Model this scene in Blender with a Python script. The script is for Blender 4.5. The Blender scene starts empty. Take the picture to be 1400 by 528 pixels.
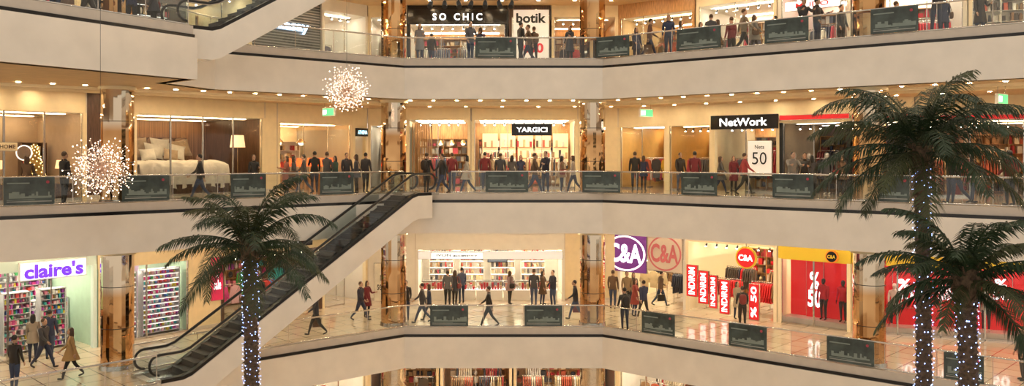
import bpy, math, random
from mathutils import Vector, Matrix
R=random.Random(5)
sc=bpy.context.scene
F=1152.0; CX=674.0; CY=212.0; EYE=7.44
Z={0:-5.74,1:0.0,2:5.74,3:11.48,4:17.22}
CEIL={0:4.09,1:4.09,2:4.09,3:3.6}
# ------------------------------------------------------------ materials
MC={}
def mat(name,col,rough=.5,metal=0.,emit=0.,ecol=None,var=0.,vs=3.,coat=0.,stretch=None,bump=0.):
    if name in MC: return MC[name]
    m=bpy.data.materials.new(name); m.use_nodes=True; nt=m.node_tree
    b=nt.nodes['Principled BSDF']
    b.inputs['Base Color'].default_value=(*col,1)
    b.inputs['Roughness'].default_value=rough; b.inputs['Metallic'].default_value=metal
    if coat: b.inputs['Coat Weight'].default_value=coat; b.inputs['Coat Roughness'].default_value=.05
    if emit:
        b.inputs['Emission Color'].default_value=(*(ecol or col),1); b.inputs['Emission Strength'].default_value=emit
    if var or bump:
        tc=nt.nodes.new('ShaderNodeTexCoord'); mp=nt.nodes.new('ShaderNodeMapping')
        if stretch: mp.inputs['Scale'].default_value=stretch
        n=nt.nodes.new('ShaderNodeTexNoise'); n.inputs['Scale'].default_value=vs; n.inputs['Detail'].default_value=4
        nt.links.new(tc.outputs['Object'],mp.inputs['Vector']); nt.links.new(mp.outputs['Vector'],n.inputs['Vector'])
        if var:
            r=nt.nodes.new('ShaderNodeValToRGB')
            r.color_ramp.elements[0].position=.3; r.color_ramp.elements[1].position=.7
            r.color_ramp.elements[0].color=(*[max(0,c*(1-var)) for c in col],1)
            r.color_ramp.elements[1].color=(*[min(1,c*(1+var)) for c in col],1)
            nt.links.new(n.outputs['Fac'],r.inputs['Fac']); nt.links.new(r.outputs['Color'],b.inputs['Base Color'])
        if bump:
            bp=nt.nodes.new('ShaderNodeBump'); bp.inputs['Strength'].default_value=bump
            nt.links.new(n.outputs['Fac'],bp.inputs['Height']); nt.links.new(bp.outputs['Normal'],b.inputs['Normal'])
    MC[name]=m; return m
def cm(c,rough=.6):
    return mat('paint_%02d_%02d_%02d'%tuple(int(v*99) for v in c),c,rough,var=.12)
def glassmat(name,tint,extra=0.):
    m=bpy.data.materials.new(name); m.use_nodes=True; nt=m.node_tree; nt.nodes.clear()
    o=nt.nodes.new('ShaderNodeOutputMaterial'); mx=nt.nodes.new('ShaderNodeMixShader')
    t=nt.nodes.new('ShaderNodeBsdfTransparent'); t.inputs[0].default_value=(*tint,1)
    g=nt.nodes.new('ShaderNodeBsdfGlossy'); g.inputs['Roughness'].default_value=.03; g.inputs['Color'].default_value=(.9,.93,.97,1)
    f=nt.nodes.new('ShaderNodeFresnel'); f.inputs[0].default_value=1.45
    ad=nt.nodes.new('ShaderNodeMath'); ad.operation='ADD'; ad.inputs[1].default_value=extra
    nt.links.new(f.outputs[0],ad.inputs[0]); nt.links.new(ad.outputs[0],mx.inputs[0])
    nt.links.new(t.outputs[0],mx.inputs[1]); nt.links.new(g.outputs[0],mx.inputs[2]); nt.links.new(mx.outputs[0],o.inputs[0])
    return m
GLASS=glassmat('rail_glass',(.84,.90,.90),.03); SGLASS=glassmat('shop_glass',(.97,.97,.96),.0)
FASC=mat('fascia_stone',(.89,.82,.73),.20,var=.05,vs=1.2,coat=.7)
FASC2=mat('fascia_lip',(.62,.55,.48),.3,var=.05)
BLACK=mat('black_gloss',(.012,.011,.012),.15)
CEILM=mat('ceiling_plaster',(.62,.44,.24),.5,var=.08)
CEIL2=mat('ceiling_bulkhead',(.84,.72,.48),.6,var=.04)
CREAM=mat('cream_wall',(.82,.68,.44),.45,var=.05)
WHITE=mat('white_paint',(.84,.80,.73),.4,var=.03)
WOOD=mat('warm_wood',(.50,.27,.11),.4,var=.35,vs=4,stretch=(6,6,.6))
DWOOD=mat('dark_wood',(.10,.05,.03),.35,var=.4,vs=4,stretch=(6,6,.6))
STEEL=mat('brushed_steel',(.62,.60,.57),.22,1.,var=.08,vs=8)
BRASS=mat('brass',(.75,.55,.28),.25,1.)
DARK=mat('dark_metal',(.03,.03,.032),.4,.5,var=.2)
RUB=mat('rubber_black',(.015,.015,.015),.45)
STEP=mat('step_metal',(.045,.045,.048),.45,.4,var=.3,vs=30)
DOWN=mat('downlight_glow',(1,.86,.62),.5,emit=175,ecol=(1,.79,.50))
PANEL=mat('shop_light_panel',(1,.93,.8),.5,emit=22,ecol=(1,.89,.67))
PANELW=mat('shop_light_panel_warm',(1,.8,.5),.5,emit=15,ecol=(1,.74,.42))
PANELD=mat('shop_light_panel_dim',(1,.8,.5),.5,emit=6,ecol=(1,.80,.6))
RED=mat('sale_red',(.72,.02,.03),.45,emit=.25,ecol=(.85,.02,.03))
YEL=mat('header_yellow',(.72,.52,.04),.45,emit=.08,ecol=(.8,.6,.05))
LWHITE=mat('lit_white',(.95,.95,.95),.5,emit=1.3,ecol=(1,.95,.86))
PWHITE=mat('poster_paper_white',(.9,.88,.84),.5,emit=.25,ecol=(1,.97,.92))
LETW=mat('letter_white',(.95,.95,.95),.4,emit=1.8,ecol=(1,1,1))
LETB=mat('letter_black',(.02,.02,.02),.4)
def floor_mat(name,c1,c2,c3,sz):
    m=bpy.data.materials.new(name); m.use_nodes=True; nt=m.node_tree; b=nt.nodes['Principled BSDF']
    tc=nt.nodes.new('ShaderNodeTexCoord'); mp=nt.nodes.new('ShaderNodeMapping'); mp.inputs['Rotation'].default_value=(0,0,math.radians(45))
    br=nt.nodes.new('ShaderNodeTexBrick'); br.offset=0; br.inputs['Scale'].default_value=1/sz
    br.inputs['Brick Width'].default_value=1; br.inputs['Row Height'].default_value=1; br.inputs['Mortar Size'].default_value=.02
    br.inputs['Color1'].default_value=(*c1,1); br.inputs['Color2'].default_value=(*c2,1); br.inputs['Mortar'].default_value=(*c3,1)
    nt.links.new(tc.outputs['Object'],mp.inputs[0]); nt.links.new(mp.outputs[0],br.inputs[0]); nt.links.new(br.outputs['Color'],b.inputs['Base Color'])
    b.inputs['Roughness'].default_value=.1; b.inputs['Coat Weight'].default_value=.5; b.inputs['Coat Roughness'].default_value=.04; return m
FLOORM=floor_mat('polished_marble_tiles',(.80,.69,.55),(.72,.60,.46),(.22,.13,.09),.9)
def column_mat():
    # polished mirror cladding: bronze lower panels, champagne-silver upper panels
    m=bpy.data.materials.new('mirror_copper_cladding'); m.use_nodes=True; nt=m.node_tree; b=nt.nodes['Principled BSDF']
    b.inputs['Metallic'].default_value=1; b.inputs['Roughness'].default_value=.04
    tc=nt.nodes.new('ShaderNodeTexCoord'); mp=nt.nodes.new('ShaderNodeMapping'); mp.inputs['Scale'].default_value=(1,1,.7)
    n=nt.nodes.new('ShaderNodeTexNoise'); n.inputs['Scale'].default_value=1.3; n.inputs['Detail'].default_value=1
    mp2=nt.nodes.new('ShaderNodeMapping'); mp2.inputs['Scale'].default_value=(0,0,1/5.74)
    sep=nt.nodes.new('ShaderNodeSeparateXYZ'); fr=nt.nodes.new('ShaderNodeMath'); fr.operation='FRACT'
    r1=nt.nodes.new('ShaderNodeValToRGB'); e=r1.color_ramp.elements
    e[0].position=.35; e[0].color=(.50,.25,.095,1); e[1].position=.65; e[1].color=(.74,.43,.19,1)
    r2=nt.nodes.new('ShaderNodeValToRGB'); q=r2.color_ramp.elements
    q[0].position=.0; q[0].color=(.4,.4,.4,1); q[1].position=1; q[1].color=(1,1,1,1)
    a=q.new(.09); a.color=(.03,.03,.03,1); a=q.new(.44); a.color=(.03,.03,.03,1); a=q.new(.50); a.color=(.8,.8,.8,1)
    mx=nt.nodes.new('ShaderNodeMix'); mx.data_type='RGBA'; mx.inputs[7].default_value=(.74,.66,.54,1)
    bp=nt.nodes.new('ShaderNodeBump'); bp.inputs['Strength'].default_value=.2; bp.inputs['Distance'].default_value=.12
    L=nt.links.new
    L(tc.outputs['Object'],mp.inputs[0]); L(mp.outputs[0],n.inputs['Vector']); L(n.outputs['Fac'],r1.inputs[0])
    L(tc.outputs['Object'],mp2.inputs[0]); L(mp2.outputs[0],sep.inputs[0]); L(sep.outputs['Z'],fr.inputs[0]); L(fr.outputs[0],r2.inputs[0])
    L(r2.outputs['Color'],mx.inputs[0]); L(r1.outputs['Color'],mx.inputs[6]); L(mx.outputs[2],b.inputs['Base Color'])
    L(n.outputs['Fac'],bp.inputs['Height']); L(bp.outputs[0],b.inputs['Normal'])
    return m
COLM=column_mat()
# ------------------------------------------------------------ mesh builder
class MB:
    def __init__(s,name): s.name=name; s.v=[]; s.f=[]; s.mi=[]; s.m=[]; s.sm=[]; s.T=Matrix.Identity(4)
    def mid(s,m):
        if m not in s.m: s.m.append(m)
        return s.m.index(m)
    def add(s,vs,fs,m,smooth=False):
        o=len(s.v); T=s.T
        s.v+= [T@Vector(p) for p in vs]; k=s.mid(m)
        for f in fs: s.f.append([o+i for i in f]); s.mi.append(k); s.sm.append(smooth)
    def box(s,x0,x1,y0,y1,z0,z1,m):
        s.add([(x0,y0,z0),(x1,y0,z0),(x1,y1,z0),(x0,y1,z0),(x0,y0,z1),(x1,y0,z1),(x1,y1,z1),(x0,y1,z1)],
              [(0,3,2,1),(4,5,6,7),(0,1,5,4),(1,2,6,5),(2,3,7,6),(3,0,4,7)],m)
    def quad(s,a,b,c,d,m): s.add([a,b,c,d],[(0,1,2,3)],m)
    def cyl(s,p0,p1,r0,r1,m,n=10,smooth=True):
        p0=Vector(p0);p1=Vector(p1);d=(p1-p0)
        if d.length<1e-6: return
        d.normalize(); a=d.orthogonal().normalized(); b=d.cross(a)
        vs=[];fs=[]
        for p,r in((p0,r0),(p1,r1)):
            for i in range(n):
                t=2*math.pi*i/n; vs.append(p+(a*math.cos(t)+b*math.sin(t))*r)
        for i in range(n): fs.append((i,(i+1)%n,n+(i+1)%n,n+i))
        s.add(vs,fs,m,smooth); s.add(vs,[tuple(range(n))[::-1],tuple(range(n,2*n))],m)
    def ell(s,c,r,m,nu=12,nv=8,e=1.):
        sg=lambda x,p: math.copysign(abs(x)**p,x)
        vs=[];fs=[]
        for j in range(nv+1):
            ph=-math.pi/2+math.pi*j/nv
            for i in range(nu):
                t=2*math.pi*i/nu
                vs.append((c[0]+r[0]*sg(math.cos(ph),e)*sg(math.cos(t),e),c[1]+r[1]*sg(math.cos(ph),e)*sg(math.sin(t),e),c[2]+r[2]*sg(math.sin(ph),e)))
        for j in range(nv):
            for i in range(nu): fs.append((j*nu+i,j*nu+(i+1)%nu,(j+1)*nu+(i+1)%nu,(j+1)*nu+i))
        s.add(vs,fs,m,True)
    def octa(s,c,r,m):
        x,y,z=c; s.add([(x+r,y,z),(x-r,y,z),(x,y+r,z),(x,y-r,z),(x,y,z+r),(x,y,z-r)],
            [(0,2,4),(2,1,4),(1,3,4),(3,0,4),(2,0,5),(1,2,5),(3,1,5),(0,3,5)],m)
    def prism(s,pts,m,axis,th):
        n=len(pts); vs=[]
        for t in(-th/2,th/2):
            for a,z in pts: vs.append((a,t,z) if axis=='x' else (t,a,z))
        fs=[tuple(range(n)),tuple(range(n,2*n))[::-1]]+[(i,(i+1)%n,n+(i+1)%n,n+i) for i in range(n)]
        s.add(vs,fs,m)
    def build(s,M=None,parent=None):
        me=bpy.data.meshes.new(s.name); me.from_pydata([tuple(p) for p in s.v],[],s.f)
        for m in s.m: me.materials.append(m)
        me.polygons.foreach_set('material_index',s.mi); me.polygons.foreach_set('use_smooth',s.sm); me.update()
        o=bpy.data.objects.new(s.name,me); sc.collection.objects.link(o)
        if M is not None: o.matrix_world=M
        if parent is not None:
            o.parent=parent
        return o
TR=Matrix.Translation
def RZ(a): return Matrix.Rotation(math.radians(a),4,'Z')
def text(name,body,M,w,h,m,parent=None,off=.0):
    cu=bpy.data.curves.new(name,'FONT'); cu.body=body; cu.extrude=0; cu.offset=off; cu.resolution_u=3; cu.align_x='CENTER'; cu.space_line=.8
    to=bpy.data.objects.new('tmp_txt',cu); sc.collection.objects.link(to)
    bpy.context.view_layer.update(); dg=bpy.context.evaluated_depsgraph_get()
    me=bpy.data.meshes.new_from_object(to.evaluated_get(dg)); bpy.data.objects.remove(to)
    xs=[v.co.x for v in me.vertices]; ys=[v.co.y for v in me.vertices]
    if not xs: return None
    x0,x1,y0,y1=min(xs),max(xs),min(ys),max(ys)
    for v in me.vertices:
        v.co=((v.co.x-(x0+x1)/2)/(x1-x0)*w, 0, (v.co.y-(y0+y1)/2)/(y1-y0)*h)
    me.materials.clear(); me.materials.append(m)
    for p in me.polygons: p.material_index=0
    o=bpy.data.objects.new(name,me); sc.collection.objects.link(o)
    o.parent=parent
    if parent is None: o.matrix_world=M
    else: o.matrix_basis=M
    return o
# ------------------------------------------------------------ plan
def edge(level):
    base_r=[(4.7,36),(22,21.6),(22,4)]
    if level==3: l=[(-17.6,4),(-17.6,13.4),(-9.5,26.7),(-10.9,28.1),(-10.2,30.7),(-3.8,36)]
    elif level==1: l=[(-17.6,4),(-17.6,20.4),(-10.65,27.1),(-12.05,28.6),(-10.6,30.4),(-3.8,36)]
    else: l=[(-20,4),(-20,22.55),(-3.8,36)]
    return [Vector((*p,0)) for p in l+base_r]
def ray_seg(px,A,B):
    k=(px-CX)/F; dx=B.x-A.x; dy=B.y-A.y; den=dx-k*dy
    if abs(den)<1e-9: return None
    t=(k*A.y-A.x)/den; P=A+(B-A)*t
    return t,P
def edge_at(level,px):
    best=None; E=edge(level)
    for a,b in zip(E,E[1:]):
        r=ray_seg(px,a,b)
        if r and -1e-6<=r[0]<=1+1e-6 and r[1].y>1 and (best is None or r[1].y<best[0].y): best=(r[1],(b-a).normalized())
    return best
def offs(pts,d):
    out=[]
    for i,p in enumerate(pts):
        ns=[]
        if i>0: e=(p-pts[i-1]).normalized(); ns.append(Vector((e.y,-e.x,0)))
        if i<len(pts)-1: e=(pts[i+1]-p).normalized(); ns.append(Vector((e.y,-e.x,0)))
        n=sum(ns,Vector()); n.normalize(); c=max(.35,n.dot(ns[0])); out.append(p+n*(d/c))
    return out
def strip(mb,pts,z0,z1,m):
    for a,b in zip(pts,pts[1:]): mb.quad((a.x,a.y,z0),(b.x,b.y,z0),(b.x,b.y,z1),(a.x,a.y,z1),m)
def ledge(mb,pa,pb,z,m):
    for i in range(len(pa)-1): mb.quad((pa[i].x,pa[i].y,z),(pb[i].x,pb[i].y,z),(pb[i+1].x,pb[i+1].y,z),(pa[i+1].x,pa[i+1].y,z),m)
for lv in range(0,5):
    E=edge(lv); z=Z[lv]
    outer=[(48,4),(48,64),(-48,64),(-48,4)]
    if lv==0: 
        mb=MB('floor'); mb.add([(-48,4,z),(48,4,z),(48,64,z),(-48,64,z)],[(0,1,2,3)],FLOORM); mb.build(); continue
    mb=MB('floor'); mb.add([(p.x,p.y,z) for p in E]+[(x,y,z) for x,y in outer],[tuple(range(len(E)+4))],FLOORM); mb.build()
    zb=z-1.65
    zc=Z[lv-1]+CEIL[lv-1]
    mb=MB('ceiling'); mb.add([(p.x,p.y,zc) for p in E]+[(x,y,zc) for x,y in outer],[tuple(range(len(E)+4))[::-1]],CEILM); mb.build()
    mb=MB('trim_%d'%lv)
    zb=min(zb,zc)
    o1=offs(E,.10); o2=offs(E,.04); o3=offs(E,-.02)
    strip(mb,E,z-.22,z+.06,FASC2); ledge(mb,E,offs(E,-.25),z+.06,FASC2); strip(mb,offs(E,-.25),z,z+.06,FASC2)
    strip(mb,o2,z-.33,z-.22,BLACK); ledge(mb,E,o2,z-.22,BLACK)
    strip(mb,o1,zb,z-.33,FASC); ledge(mb,o2,o1,z-.33,FASC); ledge(mb,o1,offs(E,-.3),zb,FASC)
    strip(mb,offs(E,-.3),zb,zc+.01,FASC)
    mb.build()
def rail(level,skip):
    E=offs(edge(level),-.12); z=Z[level]+.06
    mb=MB('glass_railing')
    for i,(a,b) in enumerate(zip(E,E[1:])):
        segs=[(a,b)]
        if i in skip:
            s=skip[i]
            if s is None: continue
            segs=[(a+(b-a)*s[0],a+(b-a)*s[1])]
        for p,q in segs:
            Ln=(q-p).length; n=max(1,int(Ln/1.55)); d=(q-p)/n; u=d.normalized()
            mb.cyl((p.x,p.y,z+.93),(q.x,q.y,z+.93),.035,.035,STEEL,8)
            mb.cyl((p.x,p.y,z+.04),(q.x,q.y,z+.04),.03,.03,STEEL,6)
            for k in range(n+1):
                c=p+d*k; mb.cyl((c.x,c.y,z-.06),(c.x,c.y,z+.93),.016,.016,STEEL,6)
            for k in range(n):
                c=p+d*k+u*.03; e=p+d*(k+1)-u*.03
                mb.quad((c.x,c.y,z+.08),(e.x,e.y,z+.08),(e.x,e.y,z+.88),(c.x,c.y,z+.88),GLASS)
    mb.build()
rail(1,{2:None}); rail(3,{2:None}); rail(2,{2:(.24,1)}); rail(4,{})
def inner_path(): return [Vector((*p,0)) for p in [(-20,22.55),(-3.8,36),(4.7,36),(22,21.6)]]
for lv in range(4):
    zc=Z[lv]+CEIL[lv]-.012; mb=MB('ceiling_downlights')
    for off,sp in((-.9,1.0),(-2.4,1.25),(-3.9,1.35),(-5.6,1.6)):
        pp=offs(inner_path(),off)
        for a,b in zip(pp,pp[1:]):
            n=max(1,int((b-a).length/sp))
            for k in range(n):
                c=a+(b-a)*((k+.5)/n)
                if off<-4.5 and c.x<-4: continue
                mb.add([(c.x+math.cos(t*1.0472)*.08,c.y+math.sin(t*1.0472)*.08,zc) for t in range(6)],[(5,4,3,2,1,0)],DOWN)
                mb.add([(c.x+math.cos(t*.5236)*rr,c.y+math.sin(t*.5236)*rr,zc-.003) for rr in(.08,.12) for t in range(12)],
                    [(t,(t+1)%12,12+(t+1)%12,12+t) for t in range(12)],STEEL)
    mb.build()
for lv in (1,2,3):
    zc=Z[lv]+CEIL[lv]; mb=MB('ceiling_molding')
    for off in(-1.6,-3.2):
        a=offs(inner_path(),off); b=offs(inner_path(),off-.12)
        strip(mb,a,zc-.10,zc,CEIL2); strip(mb,b,zc-.10,zc,CEIL2); ledge(mb,a,b,zc-.10,CEIL2)
    mb.build()
COLS=((-4.36,36.95),(4.36,36.95),(-13.15,29.5),(13.35,29.9))
for (x,y) in COLS:
    mb=MB('mirror_column'); n=26; zs=[Z[0]]
    for lv in range(0,4):
        for k in range(1,5): zs.append(Z[lv]+5.74*k/4)
    for a,b in zip(zs,zs[1:]):
        mb.cyl((0,0,a+.012),(0,0,b-.012),.55,.55,COLM,n,False)
        mb.cyl((0,0,b-.014),(0,0,b+.014),.54,.54,DARK,n)
    for lv in range(4): mb.cyl((0,0,Z[lv]),(0,0,Z[lv]+.15),.6,.58,STEEL,32); mb.cyl((0,0,Z[lv]+CEIL[lv]-.12),(0,0,Z[lv]+CEIL[lv]-.005),.62,.62,CEIL2,32)
    mb.build(TR((x,y,0)))
# ------------------------------------------------------------ escalators
def escalator(foot,top,z0):
    foot=Vector((*foot,0)); top=Vector((*top,0)); Lh=(top-foot).length; u=(top-foot).normalized()
    M=Matrix(((u.x,-u.y,0,foot.x),(u.y,u.x,0,foot.y),(0,0,1,z0),(0,0,0,1)))
    H=5.74; s0=.9; run=H/math.tan(math.radians(30.5)); s1=s0+run
    def zc(s):
        if s<=s0: return 0
        if s>=s1: return H
        return (s-s0)/run*H
    S=[0,.45,s0-.15,s0+.15]+[s0+run*k/10 for k in range(1,10)]+[s1-.15,s1+.15,Lh]
    mb=MB('escalator')
    n=int(H/.205)
    for k in range(n):
        a=s0+run*k/n; b=s0+run*(k+1)/n; z=H*(k+1)/n
        mb.box(a,b+.02,-.5,.5,z-H/n*1.6,z,STEP)
        mb.box(a-.004,a+.02,-.5,.5,z-.03,z+.002,DARK)
    mb.box(-.3,s0,-.5,.5,-.04,.01,STEEL); mb.box(s1,Lh+.2,-.5,.5,H-.04,H+.012,STEEL)
    for sd in(-1,1):
        for a,b in zip(S,S[1:]):
            za,zb=zc(a),zc(b)
            mb.quad((a,.5*sd,za-.25),(b,.5*sd,zb-.25),(b,.5*sd,zb+.12),(a,.5*sd,za+.12),STEEL)
            mb.quad((a,.5*sd,za+.12),(b,.5*sd,zb+.12),(b,.74*sd,zb+.12),(a,.74*sd,za+.12),DARK)
            mb.quad((a,.60*sd,za+.12),(b,.60*sd,zb+.12),(b,.60*sd,zb+.88),(a,.60*sd,za+.88),GLASS)
            mb.quad((a,.74*sd,za+.0),(b,.74*sd,zb+.0),(b,.74*sd,zb+.12),(a,.74*sd,za+.12),BLACK)
            mb.quad((a,.78*sd,za-.95),(b,.78*sd,zb-.95),(b,.78*sd,zb),(a,.78*sd,za),FASC)
            mb.quad((a,.74*sd,za),(b,.74*sd,zb),(b,.78*sd,zb),(a,.78*sd,za),FASC)
            mb.cyl((a,.60*sd,za+.91),(b,.60*sd,zb+.91),.045,.045,RUB,8); mb.ell((b,.60*sd,zb+.91),(.045,.045,.045),RUB,8,6)
            mb.cyl((a,.60*sd,za+.86),(b,.60*sd,zb+.86),.022,.022,STEEL,6)
        for e,dr in((0,-1),(Lh,1)):
            zz=zc(e); pr=None
            for k in range(9):
                t=math.pi/2-math.pi*k/8; p=(e+dr*math.cos(t)*.33,.60*sd,zz+.58+math.sin(t)*.33)
                if pr: mb.cyl(pr,p,.045,.045,RUB,8); mb.quad(pr,p,(e,.6*sd,p[2]),(e,.6*sd,pr[2]),GLASS)
                pr=p
            mb.box(min(e,e+dr*.4),max(e,e+dr*.4),.5*sd if sd>0 else -.74,.74 if sd>0 else -.5,zz,zz+.13,STEEL)
    for a,b in zip(S,S[1:]):
        mb.quad((a,-.78,zc(a)-.95),(b,-.78,zc(b)-.95),(b,.78,zc(b)-.95),(a,.78,zc(a)-.95),FASC)
    mb.build(M)
escalator((-11.3,27.9),(-3.1,36.0),Z[1])
escalator((-10.2,27.4),(-1.95,35.6),Z[3])
# ------------------------------------------------------------ shops
LINES={'L':((-26,20.1),(-6.4,43)),'C':((-6.4,43),(6.4,43)),'R1':((6.4,43),(15,35.3)),'R2':((15,35.3),(27,31.2))}
class Bay:
    def __init__(s,lv,line,px0,px1):
        A,B=[Vector((*p,0)) for p in LINES[line]]
        s.lv=lv; s.P0=ray_seg(px0,A,B)[1]; s.P1=ray_seg(px1,A,B)[1]; d=s.P1-s.P0; s.w=d.length; u=d.normalized()
        s.M=Matrix(((u.x,-u.y,0,s.P0.x),(u.y,u.x,0,s.P0.y),(0,0,1,Z[lv]),(0,0,0,1)))
    def u(s,px): return ray_seg(px,s.P0,s.P1)[0]*s.w
    def z(s,px,y):
        d=ray_seg(px,s.P0,s.P1)[1].y
        return EYE-(y-CY)*d/F-Z[s.lv]
def room(lv,line,px0,px1,hs=3.3,depth=4.6,wall=None,back=None,head=None,fl=None,glass=True,door=.5,panel=None,npan=2,pil=.14,pilm=None):
    b=Bay(lv,line,px0,px1); w=b.w; wall=wall or CREAM; back=back or wall; head=head or CEIL2; panel=panel or PANEL; pilm=pilm or head
    H=CEIL[lv]-.004; hs=min(hs,H-.05)
    mb=MB('wall_shop')
    mb.quad((0,0,0),(0,depth,0),(0,depth,hs),(0,0,hs),wall); mb.quad((w,0,0),(w,depth,0),(w,depth,hs),(w,0,hs),wall)
    mb.quad((0,depth,0),(w,depth,0),(w,depth,hs),(0,depth,hs),back)
    mb.quad((0,.12,hs),(w,.12,hs),(w,depth,hs),(0,depth,hs),WHITE)
    mb.box(0,w,0,.12,hs,H,head); mb.box(0,pil,-.04,.2,0,hs+.02,pilm); mb.box(w-pil,w,-.04,.2,0,hs+.02,pilm)
    for k in range(npan):
        y=.9+(depth-1.6)*k/max(1,npan-1); mb.box(.4,w-.4,y,y+.22,hs-.03,hs-.005,panel)
    mb.build(b.M)
    if glass:
        mb=MB('window_%d'%R.randint(1,9)); n=max(1,round(w/1.7))
        for k in range(n):
            if n>1 and k==int(n*door): continue
            x0=pil+(w-2*pil)*k/n; x1=pil+(w-2*pil)*(k+1)/n
            mb.box(x0,x0+.035,.02,.07,0,hs,STEEL); mb.box(x1-.035,x1,.02,.07,0,hs,STEEL); mb.box(x0,x1,.02,.07,0,.08,STEEL)
            mb.quad((x0,.045,.08),(x1,.045,.08),(x1,.045,hs),(x0,.045,hs),SGLASS)
        mb.build(b.M)
    return b
def wallbay(lv,line,px0,px1,m=None,m2=None):
    b=Bay(lv,line,px0,px1); mb=MB('wall_corridor'); mb.box(0,b.w,0,.2,0,CEIL[lv]-.004,m or CREAM)
    n=max(1,int(b.w/1.2))
    for k in range(n+1): x=b.w*k/n; mb.box(x-.02,x+.02,-.015,0,0,CEIL[lv]-.004,m2 or FASC2)
    mb.box(0,b.w,-.03,0,0,.15,FASC2); mb.build(b.M); return b
def place_text(par,body,x,y,z,w,h,m,off=.012,rot=False):
    M=TR((x,y,z))
    if rot: M=M@Matrix.Rotation(-math.pi/2,4,'Y'); w,h=h,w
    return text('letters',body,M,w,h,m,par,off)
def sign(b,px0,px1,y0,y1,bm,body,tm,tw=.8,th=.5,dy=-.12,name='shop_sign',off=.012,rot=False):
    x0,x1=b.u(px0),b.u(px1); pm=(px0+px1)/2; z1,z0=b.z(pm,y0),b.z(pm,y1)
    mb=MB(name); mb.box(x0,x1,dy,dy+.1,z0,z1,bm); mb.box(x0-.02,x1+.02,dy+.02,min(dy+.12,-.002) if dy<0 else dy+.12,z0-.02,z1+.02,DARK if bm is BLACK else STEEL)
    o=mb.build(b.M)
    if body: place_text(o,body,(x0+x1)/2,dy-.012,(z0+z1)/2,(x1-x0)*tw,(z1-z0)*th,tm,off,rot)
    return o
PAL_DARK=[(.03,.03,.04),(.08,.08,.1),(.15,.12,.1),(.25,.05,.05),(.4,.36,.3),(.05,.08,.18)]
PAL_WARM=[(.5,.1,.05),(.6,.45,.25),(.75,.65,.5),(.1,.07,.05),(.35,.2,.1),(.8,.75,.68),(.45,.04,.05),(.05,.05,.07)]
PAL_CANDY=[(.75,.05,.3),(.08,.45,.15),(.12,.25,.7),(.8,.65,.08),(.75,.75,.8),(.42,.07,.5),(.8,.25,.4),(.07,.5,.55),(.85,.85,.85),(.7,.07,.07),(.85,.5,.6),(.8,.8,.82)]
PAL_WHITE=[(.80,.75,.68),(.55,.5,.45),(.15,.13,.13),(.6,.08,.12),(.7,.55,.35),(.1,.1,.15)]
GAR=[(-.2,-1),(.2,-1),(.18,-.38),(.27,-.62),(.33,-.58),(.22,-.06),(.06,0),(-.06,0),(-.22,-.06),(-.33,-.58),(-.27,-.62),(-.18,-.38)]
def garment(mb,x,y,z,L,m,axis='y',th=.06):
    T0=mb.T; mb.T=T0@TR((x,y,z)); mb.prism([(a,zz*L if zz<-.9 else zz) for a,zz in GAR],m,axis,th); mb.T=T0
def rack(b,x,y,w,pal,L=1.0,h=1.55,front=False):
    mb=MB('clothes_rack')
    for xx in(x,x+w):
        mb.cyl((xx,y,0.0),(xx,y,h),.02,.02,STEEL,6); mb.box(xx-.03,xx+.03,y-.25,y+.25,0.0,.04,STEEL)
    mb.cyl((x,y,h),(x+w,y,h),.018,.018,STEEL,6)
    n=int(w/(.5 if front else .11)); c=None
    for k in range(n):
        if c is None or R.random()<.35: c=cm(R.choice(pal))
        xx=x+w*(k+.5)/n
        mb.cyl((xx,y,h-.07),(xx,y,h),.006,.006,STEEL,4)
        garment(mb,xx,y,h-.06,L*R.uniform(.85,1.1),c,'x' if front else 'y',.06)
    mb.build(b.M)
def shelf(b,x0,x1,y,h,rows,pal,z0=.1,dep=.35,fm=None,fill=.85,iw=.16,lit=None):
    fm=fm or WHITE; mb=MB('display_shelf'); w=x1-x0
    mb.box(x0,x1,y+dep,y+dep+.04,z0-.1,h,fm)
    n=max(1,round(w/1.2))
    for k in range(n+1): xx=x0+(w-.04)*k/n; mb.box(xx,xx+.04,y,y+dep,0,h,fm)
    rh=(h-z0)/rows
    for r in range(rows):
        z=z0+rh*r; mb.box(x0,x1,y,y+dep,z-.015,z,fm)
        if lit: mb.box(x0+.05,x1-.05,y+.02,y+.05,z+rh-.06,z+rh-.035,lit)
        xx=x0+.06
        while xx<x1-.1:
            ww=iw*R.uniform(.6,1.5); hh=rh*R.uniform(.45,.9)
            if R.random()<fill:
                m=cm(R.choice(pal)); k=R.random()
                if k<.45: mb.box(xx,xx+ww*.85,y+.04,y+dep-.06,z,z+hh,m)
                elif k<.75: mb.cyl((xx+ww*.4,y+.15,z),(xx+ww*.4,y+.15,z+hh),ww*.4,ww*.25,m,8)
                else: mb.ell((xx+ww*.4,y+.15,z+hh*.45),(ww*.42,.1,hh*.45),m,8,6,.8)
            xx+=ww
    mb.box(x0,x1,y,y+dep,h-.03,h,fm); mb.build(b.M)
def pendant(b,x,y,z,r,top):
    mb=MB('pendant_lamp'); mb.cyl((x,y,z+.12),(x,y,top),.008,.008,DARK,4); mb.cyl((x,y,z),(x,y,z+.2),r,r*.45,BRASS,12); mb.ell((x,y,z),(r*.6,r*.6,r*.5),mat('bulb_warm',(1,.8,.5),.5,emit=12,ecol=(1,.7,.35)),8,6); mb.build(b.M)
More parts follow.
